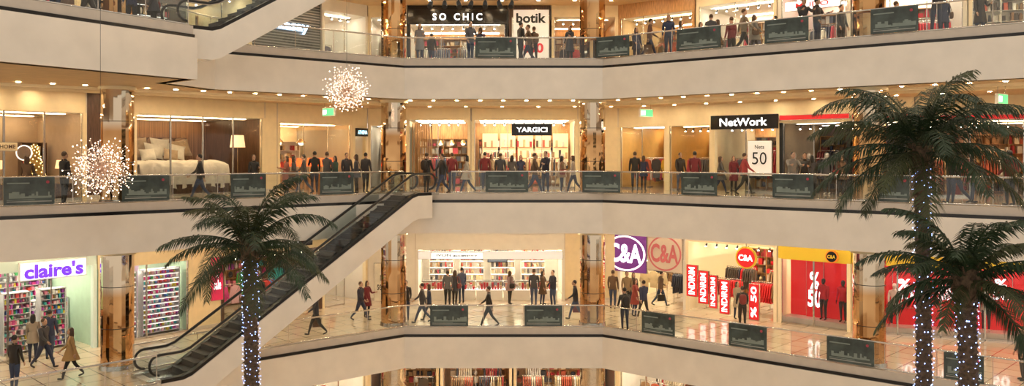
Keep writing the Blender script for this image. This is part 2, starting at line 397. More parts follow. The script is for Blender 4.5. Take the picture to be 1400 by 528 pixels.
def tracklights(b,x0,x1,y,z,n=8):
    mb=MB('track_lighting'); mb.box(x0,x1,y-.02,y+.02,z-.03,z,DARK)
    for k in range(n):
        x=x0+(x1-x0)*(k+.5)/n; mb.cyl((x,y,z-.03),(x,y,z-.1),.012,.012,DARK,5); mb.cyl((x,y+.03,z-.08),(x,y-.07,z-.2),.04,.055,DARK,8); mb.ell((x,y-.075,z-.205),(.045,.045,.02),mat('spot_bulb',(1,.95,.85),.5,emit=40,ecol=(1,.88,.66)),6,4)
    mb.build(b.M)
def clothes_shop(b,pal,hs,depth=4.6,nr=2):
    w=b.w; shelf(b,.25,w-.25,depth-.55,min(2.6,hs-.3),6,pal,iw=.22,lit=None,fm=WOOD)
    x=.5
    while x<w-1.2:
        ww=min(R.uniform(1.1,1.8),w-.4-x); rack(b,x,R.uniform(1.0,1.5),ww,pal,L=R.uniform(.7,1.05),front=R.random()<.35); 
        if R.random()<.8: rack(b,x+.2,R.uniform(2.4,3.0),ww-.3,pal,h=1.9)
        x+=ww+R.uniform(.3,.6)
    tracklights(b,.4,w-.4,.8,hs-.05,max(3,int(w/.6)))
# ------------------------------------------------------------ people
LIP=mat('lips',(.35,.1,.09),.5)
PH=[mat('person_slot_%d'%i,(.5,.5,.5)) for i in range(6)]
def human(name,thL=0,thR=0,knL=4,knR=4,arL=5,arR=5,elL=15,elR=15,female=False,coat=0.,lean=0,bag=None,headyaw=0,hood=False,abL=8,abR=8):
    rad=math.radians
    J=[];rd=[];Ed=[];cat=[]
    def v(p,r): J.append(Vector(p)); rd.append(r); return len(J)-1
    def e(a,b,c): Ed.append((a,b)); cat.append(c)
    ln=math.sin(rad(lean)); lc=math.cos(rad(lean))
    def T(x,y,z): dz=z-.95; return (x,y-ln*dz,.95+dz*lc)
    sw=.165 if female else .185
    pel=v((0,0,.95),.135); sp=v(T(0,0,1.12),.115 if female else .13); ch=v(T(0,.0,1.32),.135 if female else .15); nb=v(T(0,.01,1.455),.075); nk=v(T(0,0,1.52),.052); hd=v(T(0,-.01,1.60),.06)
    e(pel,sp,0); e(sp,ch,0); e(ch,nb,0); e(nb,nk,2); e(nk,hd,2)
    hands=[]
    for sd,ar,el,ab in((-1,arR,elR,abR),(1,arL,elL,abL)):
        s=v(T(sd*sw,.0,1.405),.072); e(ch,s,0)
        a=rad(ar+lean*.3); A=rad(ab); P=J[s]; d=Vector((sd*math.sin(A),-math.sin(a)*math.cos(A),-math.cos(a)*math.cos(A)))
        m1=v(P+d*.15,.058); e(s,m1,0)
        E=P+d*.29; k=v(E,.05); e(m1,k,0)
        a2=a+rad(el); d2=Vector((sd*math.sin(A)*.3-sd*.12*math.sin(rad(el)),-math.sin(a2),-math.cos(a2))).normalized()
        W=E+d2*.245; wv=v(W,.034); e(k,wv,0)
        h=v(W+d2*.07,.030); e(wv,h,2); hands.append((W+d2*.07,d2,sd))
    for sd,th,kn in((-1,thR,knR),(1,thL,knL)):
        h=v((sd*.09,0,.88),.105); e(pel,h,1)
        a=rad(th); d=Vector((sd*.02,-math.sin(a),-math.cos(a))); P=J[h]
        m1=v(P+d*.2,.092); e(h,m1,1); K=P+d*.41; k=v(K,.062); e(m1,k,1)
        a2=rad(th-kn); d2=Vector((0,-math.sin(a2),-math.cos(a2)))
        c=v(K+d2*.14,.060); e(k,c,1); An=K+d2*.40; an=v(An,.04); e(c,an,1)
        a3=rad(th-kn)*.6; fd=Vector((sd*.1,-math.cos(a3),math.sin(a3)*1.0)).normalized()
        hl=v(An+Vector((0,.02,-.055)),.036); e(an,hl,4); to=v(An+Vector((0,0,-.055))+fd*.17,.034); e(hl,to,4)
    me=bpy.data.meshes.new('t'); me.from_pydata([tuple(p) for p in J],Ed,[]); o=bpy.data.objects.new('t',me); sc.collection.objects.link(o)
    md=o.modifiers.new('s','SKIN'); md.use_smooth_shade=True
    for i,r in enumerate(rd): me.skin_vertices[0].data[i].radius=(r,r)
    me.skin_vertices[0].data[0].use_root=True
    o.modifiers.new('u','SUBSURF').levels=1
    bpy.context.view_layer.update(); dg=bpy.context.evaluated_depsgraph_get()
    ev=bpy.data.meshes.new_from_object(o.evaluated_get(dg)); bpy.data.objects.remove(o)
    mb=MB(name)
    for p in PH: mb.mid(p)
    vs=[vv.co.copy() for vv in ev.vertices]
    def near(c):
        bd=1e9;bc=0
        for (a,b),k in zip(Ed,cat):
            A=J[a];B=J[b];ab=B-A;t=max(0,min(1,(c-A).dot(ab)/max(1e-9,ab.dot(ab)))); d=(c-(A+ab*t)).length
            if d<bd: bd=d;bc=k
        return bc
    mb.v+=vs
    for p in ev.polygons:
        c=p.center; k=near(c)
        if k==1 and c.z>.86: k=0
        mb.f.append(list(p.vertices)); mb.mi.append(k); mb.sm.append(True)
    hx,hy,hz=T(0,-.015,1.635)
    T0=TR((hx,hy,hz))@RZ(headyaw); mb.T=T0
    mb.ell((0,0,0),(.074,.094,.118),PH[2],14,10); mb.ell((0,-.055,-.05),(.05,.045,.055),PH[2],10,8)
    mb.add([(-.014,-.088,-.02),(.014,-.088,-.02),(0,-.118,-.022),(0,-.09,.03)],[(0,1,2),(1,3,2),(3,0,2)],PH[2],True)
    for sx in(-1,1):
        mb.ell((sx*.03,-.085,.008),(.012,.008,.007),PH[5],6,4); mb.ell((sx*.076,.01,-.01),(.01,.02,.03),PH[2],6,5); mb.box(sx*.03-.016,sx*.03+.016,-.094,-.084,.025,.031,PH[3])
    mb.box(-.022,.022,-.101,-.092,-.056,-.048,LIP)
    mb.ell((0,.022,.035),(.084,.092,.098),PH[3],14,10)
    if female:
        mb.ell((0,.06,-.08),(.085,.055,.17),PH[3],12,8,.8)
        for sx in(-1,1): mb.ell((sx*.072,.02,-.06),(.022,.05,.12),PH[3],8,6)
    mb.T=Matrix.Identity(4)
    c=T(0,.005,1.475); mb.ell(c,(.095,.085,.045),PH[0],12,6)
    if coat>0:
        n=16; rings=[]
        for k in range(6):
            t=k/5; z=1.12-(1.12-coat)*t; rx=(.15+.07*t); ry=.125+.10*t+abs(thL-thR)/60*.10*t
            rings.append([(rx*math.cos(2*math.pi*i/n),ry*math.sin(2*math.pi*i/n)+.0,z) for i in range(n)])
        vv=[p for r in rings for p in r]; fs=[(k*n+i,k*n+(i+1)%n,(k+1)*n+(i+1)%n,(k+1)*n+i) for k in range(5) for i in range(n)]
        mb.add(vv,fs,PH[0],True)
    for W,d,sd in hands:
        side=Vector((0,1,0)) if abs(d.y)<.7 else Vector((0,0,1)); side=(side-d*side.dot(d)).normalized(); inn=Vector((-sd,0,0))
        for k,(o_,l) in enumerate(((-.024,.065),(-.008,.078),(.008,.072),(.024,.055))):
            p=W+side*(-o_)+d*.012; m_=p+d*l*.55; q=m_+(d*.75+inn*.6).normalized()*l*.5
            mb.cyl(p,m_,.0095,.0085,PH[2],6); mb.cyl(m_,q,.0085,.007,PH[2],6)
        p=W-side*.022-d*.035; m_=p+(-side*.7+d*.7+inn*.3).normalized()*.035; mb.cyl(p,m_,.011,.0095,PH[2],6); mb.cyl(m_,m_+(d+inn*.3).normalized()*.03,.0095,.008,PH[2],6)
    if bag=='shoulder':
        mb.ell((-.27,.02,.98),(.06,.16,.13),PH[5],12,8,.5)
        pr=None
        for k in range(9):
            t=math.pi*k/8; p=(-.27+.08*math.sin(t)*1.0,.14*math.cos(t),1.05+.42*math.sin(t))
            if pr: mb.cyl(pr,p,.012,.012,PH[5],5)
            pr=p
    if bag=='back':
        mb.ell((0,.2,1.22),(.15,.10,.22),PH[5],12,8,.6)
        for sx in(-1,1): mb.cyl((sx*.1,.12,1.4),(sx*.12,-.12,1.36),.018,.018,PH[5],6); mb.cyl((sx*.12,-.12,1.36),(sx*.13,.1,1.08),.018,.018,PH[5],6)
    if bag=='hand':
        W,d,sd=hands[0]; c=W+d*.08
        mb.box(c.x-.06,c.x+.06,c.y-.17,c.y+.17,c.z-.42,c.z-.1,PH[5]); mb.cyl((c.x,c.y-.08,c.z-.1),(c.x,c.y,c.z),.006,.006,PH[5],4); mb.cyl((c.x,c.y+.08,c.z-.1),(c.x,c.y,c.z),.006,.006,PH[5],4)
    mz=min(p.z for p in mb.v)
    for p in mb.v: p.z-=mz
    ob=mb.build(); me=ob.data; bpy.data.objects.remove(ob); return me
POSES={
 'ms':('man_standing',human('man_standing',3,-3,6,3,6,4,18,20)),
 'ms2':('man_standing',human('man_standing',-2,6,2,12,30,10,75,25,headyaw=20)),
 'mw':('man_walking',human('man_walking',26,-20,6,22,-22,24,12,30)),
 'mw2':('man_walking',human('man_walking',-18,24,25,8,20,-18,35,15,lean=4,bag='hand')),
 'mb':('man_standing',human('man_standing',2,-4,4,4,12,12,35,35,bag='back')),
 'ml':('man_leaning',human('man_leaning',6,-6,6,6,50,50,45,45,lean=14)),
 'ws':('woman_standing',human('woman_standing',2,-2,4,4,5,10,20,50,female=True,coat=.72,bag='shoulder')),
 'ws2':('woman_standing',human('woman_standing',4,-4,10,3,25,8,80,20,female=True,coat=.55)),
 'ww':('woman_walking',human('woman_walking',22,-18,6,22,-18,18,15,35,female=True,coat=.66,bag='shoulder')),
 'ww2':('woman_walking',human('woman_walking',-17,22,24,6,18,-15,40,15,female=True,lean=3)),
}
SKIN=[mat('skin_a',(.55,.34,.24),.5,var=.08),mat('skin_b',(.45,.27,.18),.5,var=.08)]
HAIR=[mat('hair_black',(.012,.009,.008),.45,var=.3,vs=30),mat('hair_brown',(.06,.03,.015),.45,var=.3,vs=30),mat('hair_fair',(.3,.17,.07),.5,var=.3,vs=30)]
COATS=[(.015,.015,.018),(.03,.03,.04),(.05,.05,.06),(.02,.02,.03),(.10,.09,.09),(.03,.04,.09),(.13,.08,.05),(.16,.02,.03)]
TROU=[(.015,.016,.02),(.03,.04,.08),(.02,.02,.022),(.05,.07,.13)]
USED=[]
def put(pose,x,y,lv,head,coat=None,scale=None,trou=None,hair=None,zoff=0):
    for it in range(14):
        bad=False
        for cx,cy in COLS:
            if math.hypot(x-cx,y-cy)<1.05: bad=True
        for (l,a,c) in USED:
            if l==lv and math.hypot(x-a,y-c)<.55: bad=True
        if not bad: break
        n=math.hypot(x,y); x+=x/n*.3; y+=y/n*.3
    USED.append((lv,x,y))
    nm,me=POSES[pose]; o=bpy.data.objects.new(nm,me); sc.collection.objects.link(o)
    fem=nm.startswith('w')
    s=scale or (R.uniform(.93,.98) if fem else R.uniform(.99,1.05))
    o.matrix_world=TR((x,y,Z[lv]+.001+zoff))@RZ(head)@Matrix.Scale(s,4)
    ms=[cm(coat or R.choice(COATS),.8),cm(trou or R.choice(TROU),.8),R.choice(SKIN),HAIR[hair] if hair is not None else R.choice(HAIR[:2]),cm((.02,.015,.012),.4),cm(R.choice([(.02,.02,.02),(.12,.06,.03),(.2,.03,.03)]),.5)]
    for i,m in enumerate(ms): o.material_slots[i].link='OBJECT'; o.material_slots[i].material=m
    return o
def pe(pose,lv,px,off,head,**k):
    P,_=edge_at(lv,px); d=P.y+off; put(pose,(px-CX)/F*d,d,lv,head,**k)
def pf(pose,lv,px,yf,head,**k):
    d=(EYE-Z[lv])*F/(yf-CY); put(pose,(px-CX)/F*d,d,lv,head,**k)
def mannequin(b,x,y,pose='ws2',col=(.8,.75,.7),coat=(.5,.02,.03),trou=None,head=0,z=0.0):
    nm,me=POSES[pose]; o=bpy.data.objects.new('mannequin',me); sc.collection.objects.link(o)
    o.matrix_world=b.M@TR((x,y,z))@RZ(head)
    ms=[cm(coat),cm(trou or coat),cm(col),cm(col),cm(col),cm(coat)]
    for i,m in enumerate(ms): o.material_slots[i].link='OBJECT'; o.material_slots[i].material=m
# ============================================================ LEVEL 1 shops
LG=mat('mint_wall',(.5,.7,.55),.5,var=.05); PK=mat('lilac_wall',(.65,.45,.7),.5,var=.05)
GRY=mat('shelf_backing',(.62,.60,.64),.5,var=.1)
b=room(1,'L',-60,132,hs=3.2,wall=LG,back=PK,head=mat('header_mint',(.62,.74,.64),.4,emit=.12,ecol=(.9,1,.95)),door=.75,npan=3)
for k in range(3):
    x0=b.w*.12+k*b.w*.27; shelf(b,x0,x0+b.w*.2,1.1,2.3,11,PAL_CANDY,iw=.08,fill=.92,dep=.4,fm=GRY)
shelf(b,.2,b.w-.2,4.0,3.0,13,PAL_CANDY,iw=.10,fill=.92,fm=GRY)
for k in range(4): shelf(b,b.w*.30+k*.9,b.w*.30+k*.9+.6,2.4,1.7,9,PAL_CANDY,iw=.08,fill=.92,fm=GRY)
mb=MB('shop_sign'); mb.T=TR((b.u(72),-.14,b.z(72,368)))
pu=mat('sign_violet',(.12,.03,.6),.4,emit=1.2,ecol=(.13,.03,.9)) 
mb.box(-1.15,1.15,.0,.06,-.3,.3,mat('sign_backlight',(.8,.85,1),.5,emit=.9,ecol=(.85,.9,1))); mb.box(-1.2,1.2,.04,.12,-.34,.34,WHITE); so=mb.build(b.M)
place_text(so,"claire's",b.u(72),-.17,b.z(72,368),2.1,.54,pu,off=.04)
b=room(1,'L',134,262,hs=3.0,wall=LG,back=PK,head=CREAM,door=9)
shelf(b,.2,b.w*.46,.5,2.7,13,PAL_CANDY,iw=.08,fill=.92,fm=GRY,lit=LWHITE); shelf(b,b.w*.52,b.w-.25,.5,2.7,13,PAL_CANDY,iw=.08,fill=.92,fm=GRY,lit=LWHITE)
b=wallbay(1,'L',262,302,CREAM); sign(b,287,303,352,410,cm((.75,.03,.16)),'%\nsale',LETW,.6,.5)
b=room(1,'L',302,440,hs=3.0,wall=DWOOD,back=mat('charcoal',(.06,.05,.06),.5),head=CREAM,panel=PANELW,pilm=DWOOD); clothes_shop(b,PAL_CANDY+PAL_DARK,3.0)
sign(b,345,425,327,338,BLACK,'STUDIO',LETW,.5,.5)
b=room(1,'L',440,502,hs=3.1,wall=WHITE,panel=PANEL); clothes_shop(b,PAL_WARM,3.1)
b=wallbay(1,'C',503,568,WHITE)
sign(b,512,540,360,412,cm((.75,.7,.6)),'new\nseason',LETB,.7,.4,name='wall_poster')
b=room(1,'C',568,772,hs=2.6,wall=WHITE,back=WHITE,head=WHITE,glass=False,npan=3)
sign(b,572,769,344,354,mat('header_pearl',(.75,.74,.7),.3,emit=.35,ecol=(1,.95,.9)),None,None)
sign(b,590,660,345,353,LWHITE,'IVON accessory',LETB,.8,.6,dy=-.24,off=.03)
W=b.w
mb=MB('display_counter')
for k in range(5):
    x0=.3+k*(W-.6)/5; x1=x0+(W-.6)/5-.06
    mb.box(x0,x1,.2,.8,0,.5,WHITE); mb.box(x0,x1,.22,.78,.5,.53,LWHITE)
    for a in range(9):
        for c in range(2): mb.box(x0+.08+a*.14,x0+.19+a*.14,.28+c*.22,.40+c*.22,.53,.53+R.uniform(.12,.36),cm(R.choice([(.75,.03,.05),(.75,.03,.05),(.7,.3,.2),(.85,.8,.75),(.6,.45,.2)])))
    mb.box(x0,x1,.2,.21,.5,.95,SGLASS); mb.box(x0,x1,.2,.8,.95,.98,SGLASS); mb.box(x0,x1,.19,.21,.93,.99,STEEL)
mb.build(b.M)
for k in range(4): shelf(b,.4+k*(W-.8)/4,.4+(k+.8)*(W-.8)/4,3.9,2.3,6,PAL_WHITE+PAL_WARM,iw=.11,fill=.85,lit=LWHITE)
mb=MB('wall_monitor'); mb.box(W*.48,W*.48+1.1,3.6,3.68,1.5,2.15,BLACK); mb.box(W*.48+.04,W*.48+1.06,3.59,3.6,1.54,2.11,cm((.1,.12,.16),.1)); mb.cyl((W*.48+.5,3.66,2.1),(W*.48+.5,3.66,2.6),.02,.02,STEEL,6); mb.build(b.M)
b=wallbay(1,'C',772,845,CREAM)
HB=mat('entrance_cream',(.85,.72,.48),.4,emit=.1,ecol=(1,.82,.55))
b=room(1,'R1',845,938,hs=2.35,depth=6,wall=HB,head=WHITE,glass=False,npan=3); clothes_shop(b,PAL_WARM+[(.7,.02,.03)],2.35,6)
def billboard(b,px0,px1,y0,y1,bg,ringm,tm,body,tw=1.45):
    o=sign(b,px0,px1,y0,y1,bg,None,None,name='billboard'); x=(b.u(px0)+b.u(px1))/2; z=(b.z((px0+px1)/2,y0)+b.z((px0+px1)/2,y1))/2
    h=(b.z((px0+px1)/2,y0)-b.z((px0+px1)/2,y1))/2; w=(b.u(px1)-b.u(px0))/2
    mb=MB('ring'); n=40
    vs=[(x+w*r*math.cos(2*math.pi*i/n),-.128,z+h*r*math.sin(2*math.pi*i/n)) for r in(.97,.88) for i in range(n)]
    mb.add(vs,[(i,(i+1)%n,n+(i+1)%n,n+i) for i in range(n)],ringm)
    mb.build(None,o); place_text(o,body,x,-.14,z,w*tw,h*1.05,tm,off=.03)
billboard(b,829,885,321,371,mat('poster_violet',(.16,.04,.22),.35,emit=.25,ecol=(.3,.06,.4)),LWHITE,LETW,'C&A',1.6)
PR=mat('poster_rose',(.6,.16,.2),.5)
billboard(b,887,934,322,371,mat('poster_white',(.70,.62,.55),.35),PR,PR,'C&A',1.6)
b=room(1,'R1',938,1062,hs=3.3,depth=6,wall=HB,head=HB,glass=False,npan=3); clothes_shop(b,PAL_WARM+[(.75,.02,.03)]*3,3.3,6)
for (p0,p1,y0,y1,t) in((943,957,362,404,'INDIRIM'),(959,972,370,414,'INDIRIM'),(974,984,376,420,'INDIRIM'),(988,1001,382,428,'INDIRIM'),(1028,1041,388,436,'% 50')):
    sign(b,p0,p1,y0,y1,RED,t,LETW,.6,.88,dy=-.3,name='hanging_banner',rot=True,off=.02)
mb=MB('round_sign'); mb.T=TR((b.u(1023),-.25,b.z(1023,352)))
mb.cyl((0,0,0),(0,.1,0),.50,.50,YEL,32); mb.cyl((0,-.01,0),(0,.05,0),.43,.43,RED,32); mb.cyl((0,.05,.48),(0,.05,1.1),.02,.02,STEEL,6); o=mb.build(b.M)
place_text(o,'C&A',b.u(1023),-.28,b.z(1023,352),.68,.28,LETW,off=.03)
def red_windows(b,hs):
    w=b.w
    mb=MB('window_display'); mb.box(.2,w-.2,.9,.95,.3,hs-.1,RED); mb.box(.15,w-.15,.1,1.0,0.0,.3,WHITE); mb.build(b.M)
b=room(1,'R1',1064,1163,hs=2.85,wall=HB,head=YEL,panel=PANEL,door=9,pilm=HB); red_windows(b,2.85)
mb=MB('round_sign'); mb.T=TR((b.u(1138),-.1,b.z(1138,351)))
mb.cyl((0,0,0),(0,.1,0),.27,.27,mat('sign_orange',(.75,.22,.02),.4,emit=.3,ecol=(.9,.3,.02)),24); mb.cyl((0,-.01,0),(0,.05,0),.22,.22,BLACK,24); o=mb.build(b.M); place_text(o,'C&A',b.u(1138),-.13,b.z(1138,351),.34,.15,YEL,off=.03)
sign(b,1093,1116,358,440,RED,'%\n50',LETW,.8,.6,dy=.775,name='window_poster',off=.03)
for px in(1120,1147): mannequin(b,b.u(px),.48,'ms',(.03,.03,.03),(.6,.03,.05),(.05,.05,.06),z=.3)
b=room(1,'R2',1165,1480,hs=2.85,wall=HB,head=YEL,panel=PANEL,door=9,pilm=HB); red_windows(b,2.85)
for px,t in((1240,'%\n50'),(1300,'INDIRIM'),(1375,'%\n50')):
    sign(b,px-16,px+16,375,425,RED,t,LETW,.8,.6,dy=.775,name='window_poster',off=.03)
for px in(1225,1262,1330,1352): mannequin(b,b.u(px),.48,'ms',(.8,.75,.7),R.choice([(.05,.05,.06),(.7,.66,.6),(.5,.02,.04)]),(.05,.05,.06),z=.3)
# ============================================================ LEVEL 2 shops
b=room(2,'L',-60,118,hs=3.3,wall=mat('taupe',(.50,.38,.27),.5,var=.06),head=CREAM,panel=PANELW,door=9)
sign(b,-5,22,195,206,CREAM,'HOME',DWOOD,.8,.5)
mb=MB('ring_mirror'); x,z=b.u(42),b.z(42,209)
pr=None
for k in range(25):
    t=2*math.pi*k/24; p=(x+.27*math.cos(t),.6,z+.27*math.sin(t))
    if pr: mb.cyl(pr,p,.02,.02,LWHITE,6)
    pr=p
mb.cyl((x,.61,z),(x,.63,z),.26,.26,STEEL,24)
mb.cyl((x,.6,0),(x,.6,z-.27),.02,.02,BRASS,6); mb.cyl((x,.6,0),(x,.6,.04),.2,.2,BRASS,12); mb.build(b.M)
mb=MB('christmas_tree'); x=b.u(64); mb.cyl((x,1.1,0),(x,1.1,.4),.05,.05,DWOOD,8)
for k in range(5): mb.cyl((x,1.1,.3+k*.32),(x,1.1,.85+k*.32),.5-.08*k,.08,cm((.25,.16,.04)),14)
gb=mat('gold_bulb',(1,.7,.3),.5,emit=8,ecol=(1,.65,.25))
for k in range(110):
    t=k*2.4; f=k/110; mb.octa((x+(.52-.44*f)*math.cos(t),1.1+(.52-.44*f)*math.sin(t),.35+1.75*f),.025,gb)
mb.build(b.M)
shelf(b,b.u(76),b.u(112),3.2,2.2,5,PAL_WHITE,fm=DWOOD,fill=.6)
SHADE=mat('lampshade_lit',(1,.8,.55),.7,emit=1.0,ecol=(1,.66,.34))
def lamp(b,x,y,h,r=.22):
    mb=MB('table_lamp'); mb.cyl((x,y,.6),(x,y,.63),.14,.14,BRASS,12); mb.cyl((x,y,.63),(x,y,h-.3),.03,.02,BRASS,8); mb.cyl((x,y,h-.32),(x,y,h),r,r*.72,SHADE,16); mb.box(x-.3,x+.3,y-.25,y+.25,0.0,.6,DWOOD); mb.build(b.M)
lamp(b,b.u(102),1.2,1.5); lamp(b,b.u(15),1.2,1.5)
b=wallbay(2,'L',118,182,DWOOD)
b=room(2,'L',182,362,hs=3.35,depth=5,wall=DWOOD,back=mat('striped_brown',(.22,.11,.055),.5,var=.7,vs=5,stretch=(9,9,.05)),head=CREAM,door=9,panel=PANELW)
mb=MB('bed'); cx=b.u(263); SH=mat('linen_white',(.80,.76,.68),.8,var=.08,vs=6,bump=.6); SH2=mat('linen_taupe',(.48,.36,.24),.8,var=.15,vs=6,bump=.4)
mb.box(cx-2.1,cx+2.1,.4,4.2,0.0,.45,DWOOD); mb.box(cx-1.85,cx+1.85,.6,3.9,.45,.75,cm((.3,.2,.12)))
mb.ell((cx,2.2,.95),(1.9,1.75,.35),SH,32,12,.3)
N=60; vs=[]; fs=[]
for j in range(9):
    for i in range(N+1):
        s=i/N*2-1; y=.55+ (0 if j<5 else (j-4)*.35); zz=[.30,.55,.85,1.12,1.32,1.40,1.42,1.43,1.44][j]
        vs.append((cx+s*2.05,y-.10*math.sin(i*.95+j*.3)*(1.1-j*.2 if j<5 else .1)-(.14*(4-j)/4 if j<4 else 0),zz+.05*math.sin(i*.45+j*.8)))
for j in range(8):
    for i in range(N): fs.append((j*(N+1)+i,j*(N+1)+i+1,(j+1)*(N+1)+i+1,(j+1)*(N+1)+i))
mb.add(vs,fs,SH,True)
mb.box(cx-2.0,cx+2.0,4.0,4.12,.4,2.5,DWOOD)
for k in range(6): mb.ell((cx-1.67+k*.667,3.98,1.8),(.32,.1,.68),cm((.35,.21,.12)),16,10,.45)
def pillow(px_,py_,zz,w_,h_,m_,roll):
    mb.T=TR((cx+px_,py_,zz))@Matrix.Rotation(math.radians(-20),4,'X')@Matrix.Rotation(math.radians(roll),4,'Y')
    nn=12; v2=[];f2=[]
    for sgn in(-1,1):
        for a in range(nn+1):
            for c in range(nn+1):
                u_=a/nn*2-1; w2=c/nn*2-1; th=.17*((1-u_*u_)*(1-w2*w2))**.45; k_=1-.10*(1-u_*u_)*abs(w2)**3; k2=1-.10*(1-w2*w2)*abs(u_)**3
                v2.append((u_*w_*k2,sgn*th,w2*h_*k_))
    M2=(nn+1)**2
    for sgn in(0,1):
        for a in range(nn):
            for c in range(nn): q=sgn*M2+a*(nn+1)+c; f2.append((q,q+1,q+nn+2,q+nn+1))
    mb.add(v2,f2,m_,True)
for a in ((-1.5,3.6,2.0,.46,.42,SH,6),(-.5,3.65,2.05,.46,.44,SH2,-5),(.5,3.65,2.05,.46,.44,SH,5),(1.5,3.6,2.0,.46,.42,SH2,-8),(-1.15,3.15,1.85,.44,.36,SH2,-12),(-.1,3.1,1.88,.44,.36,SH,8),(1.0,3.15,1.85,.44,.36,SH,14),(-.6,2.65,1.72,.36,.27,SH,-4),(.45,2.6,1.72,.34,.26,SH2,10)): pillow(*a)
mb.T=Matrix.Identity(4); mb.build(b.M)
for px,h,r in((342,2.6,.34),(190,2.3,.28)):
    x=b.u(px); mb=MB('floor_lamp'); mb.cyl((x,1.0,.0),(x,1.0,.04),.2,.2,BRASS,14); mb.cyl((x,1.0,.04),(x,1.0,h-.5),.02,.02,BRASS,6); mb.cyl((x,1.0,h-.55),(x,1.0,h),r,r*.8,SHADE,20); mb.build(b.M)
wallbay(2,'L',362,379,CREAM)
b=room(2,'L',379,482,hs=3.2,wall=CREAM,head=CREAM,panel=PANELW); shelf(b,.3,b.w-.3,3.9,2.4,5,PAL_WARM,fill=.6)
for k in range(6): 
    x=.6+(b.w-1.2)*k/5; mb=MB('table_lamp'); mb.box(x-.25,x+.25,.7,1.1,.0,.75,WOOD); mb.cyl((x,.9,.75),(x,.9,1.15),.05,.03,BRASS,8); mb.cyl((x,.9,1.15),(x,.9,1.55),.2,.14,mat('lampshade_red',(.8,.15,.05),.7,emit=1.6,ecol=(1,.14,.03)),12); mb.build(b.M)
pendant(b,b.w*.3,1.8,2.3,.25,3.2); pendant(b,b.w*.6,1.8,2.3,.25,3.2)
b=room(2,'L',482,502,hs=3.0,wall=WHITE,npan=1,glass=False)
b=room(2,'C',503,556,hs=3.2,wall=WHITE,head=CREAM); clothes_shop(b,PAL_DARK,3.2)
cy=mat('letter_cyan',(.4,.8,.9),.4,emit=3,ecol=(.5,.85,1)); b=Bay(2,'L',484,501); sign(b,486,501,176,186,BLACK,'ATHENA',cy,.85,.5)
b=room(2,'C',556,643,hs=3.5,wall=HB,back=WOOD,head=CEIL2,door=.6,panel=PANEL,npan=3); clothes_shop(b,PAL_WHITE+PAL_DARK,3.5)
mb=MB('slatted_screen')
for k in range(9): mb.box(.25+k*.12,.31+k*.12,.3,.4,0.0,3.3,WOOD)
mb.build(b.M)
for k in range(3): pendant(b,1.6+k*.6,2.2,2.3,.16,3.4)
b=room(2,'C',645,790,hs=3.5,wall=HB,back=WOOD,head=CEIL2,door=.5,panel=PANEL,npan=3); clothes_shop(b,PAL_WARM,3.5)
AMB=mat('backlit_amber',(.9,.7,.42),.5,emit=.55,ecol=(1,.75,.42))
mb=MB('backlit_shelf_wall')
for k in range(5): mb.box(.5+k*.98,.5+k*.98+.85,3.9,3.95,1.3,2.9,AMB); mb.box(.5+k*.98+.05,.5+k*.98+.8,3.75,3.9,1.5,1.55,WOOD); mb.box(.5+k*.98+.05,.5+k*.98+.8,3.75,3.9,2.1,2.15,WOOD)
for k in range(26): mb.box(.6+k*.18,.72+k*.18,3.78,3.9,1.55 if k%2 else 2.15,1.55+R.uniform(.2,.45)+(0 if k%2 else .6),cm(R.choice(PAL_WARM)))
mb.build(b.M)
sign(b,700,754,170,185,BLACK,'YARGICI',LETW,.78,.45,off=.02)
for px,c in((660,(.1,.1,.1)),(688,(.6,.5,.35)),(770,(.75,.7,.6))): mannequin(b,b.u(px),.55,'ws2',(.8,.72,.6),c)
b=wallbay(2,'C',790,845,CREAM)
b=room(2,'R1',845,912,hs=3.1,wall=mat('amber_wall',(.72,.43,.13),.4,var=.08),head=CEIL2,panel=PANEL); rack(b,.3,.9,b.w-.6,[(.55,.35,.03),(.04,.04,.05),(.5,.1,.04)],1.0,front=True); rack(b,.3,2.6,b.w-.6,PAL_WARM,1.1); shelf(b,.3,b.w-.3,4.0,2.7,5,PAL_WARM,fm=WOOD)
b=room(2,'R1',912,974,hs=3.1,wall=CREAM,head=CEIL2,panel=PANELW); clothes_shop(b,PAL_WHITE,3.1)
b=room(2,'R1',974,1066,hs=3.1,wall=CREAM,back=WOOD,head=CEIL2,door=.2); clothes_shop(b,PAL_DARK+[(.45,.03,.04)],3.1)
sign(b,976,1066,158,176,BLACK,'NetWork',LETW,.72,.6,dy=-.3,off=.02)
o=sign(b,1029,1061,193,240,PWHITE,'50',LETB,.62,.36,dy=-.5,name='freestanding_poster',off=.0)
place_text(o,'Nets',b.u(1045),-.515,b.z(1045,201),(b.u(1061)-b.u(1029))*.4,.18,LETB)
b=room(2,'R1',1066,1163,hs=3.1,wall=DWOOD,back=mat('smoke_dark',(.08,.06,.06),.4),head=CREAM,panel=PANELD,pilm=DARK); clothes_shop(b,PAL_DARK,3.1)
sign(b,1068,1162,157,163,RED,None,None,dy=-.15,name='header_stripe')
for px in (1080,1100,1125,1145): mannequin(b,b.u(px),.5,'ms',(.7,.65,.6),(.1,.1,.11),(.05,.05,.05))
b=room(2,'R2',1165,1250,hs=3.1,wall=DWOOD,head=CREAM,panel=PANELD,pilm=DWOOD); clothes_shop(b,PAL_DARK,3.1)
sign(b,1166,1249,157,163,RED,None,None,dy=-.15,name='header_stripe')
b=room(2,'R2',1252,1480,hs=3.1,wall=WOOD,back=DWOOD,head=CREAM,panel=PANELW,pilm=DWOOD); clothes_shop(b,PAL_WARM,3.1)
sign(b,1254,1460,157,163,RED,None,None,dy=-.15,name='header_stripe')
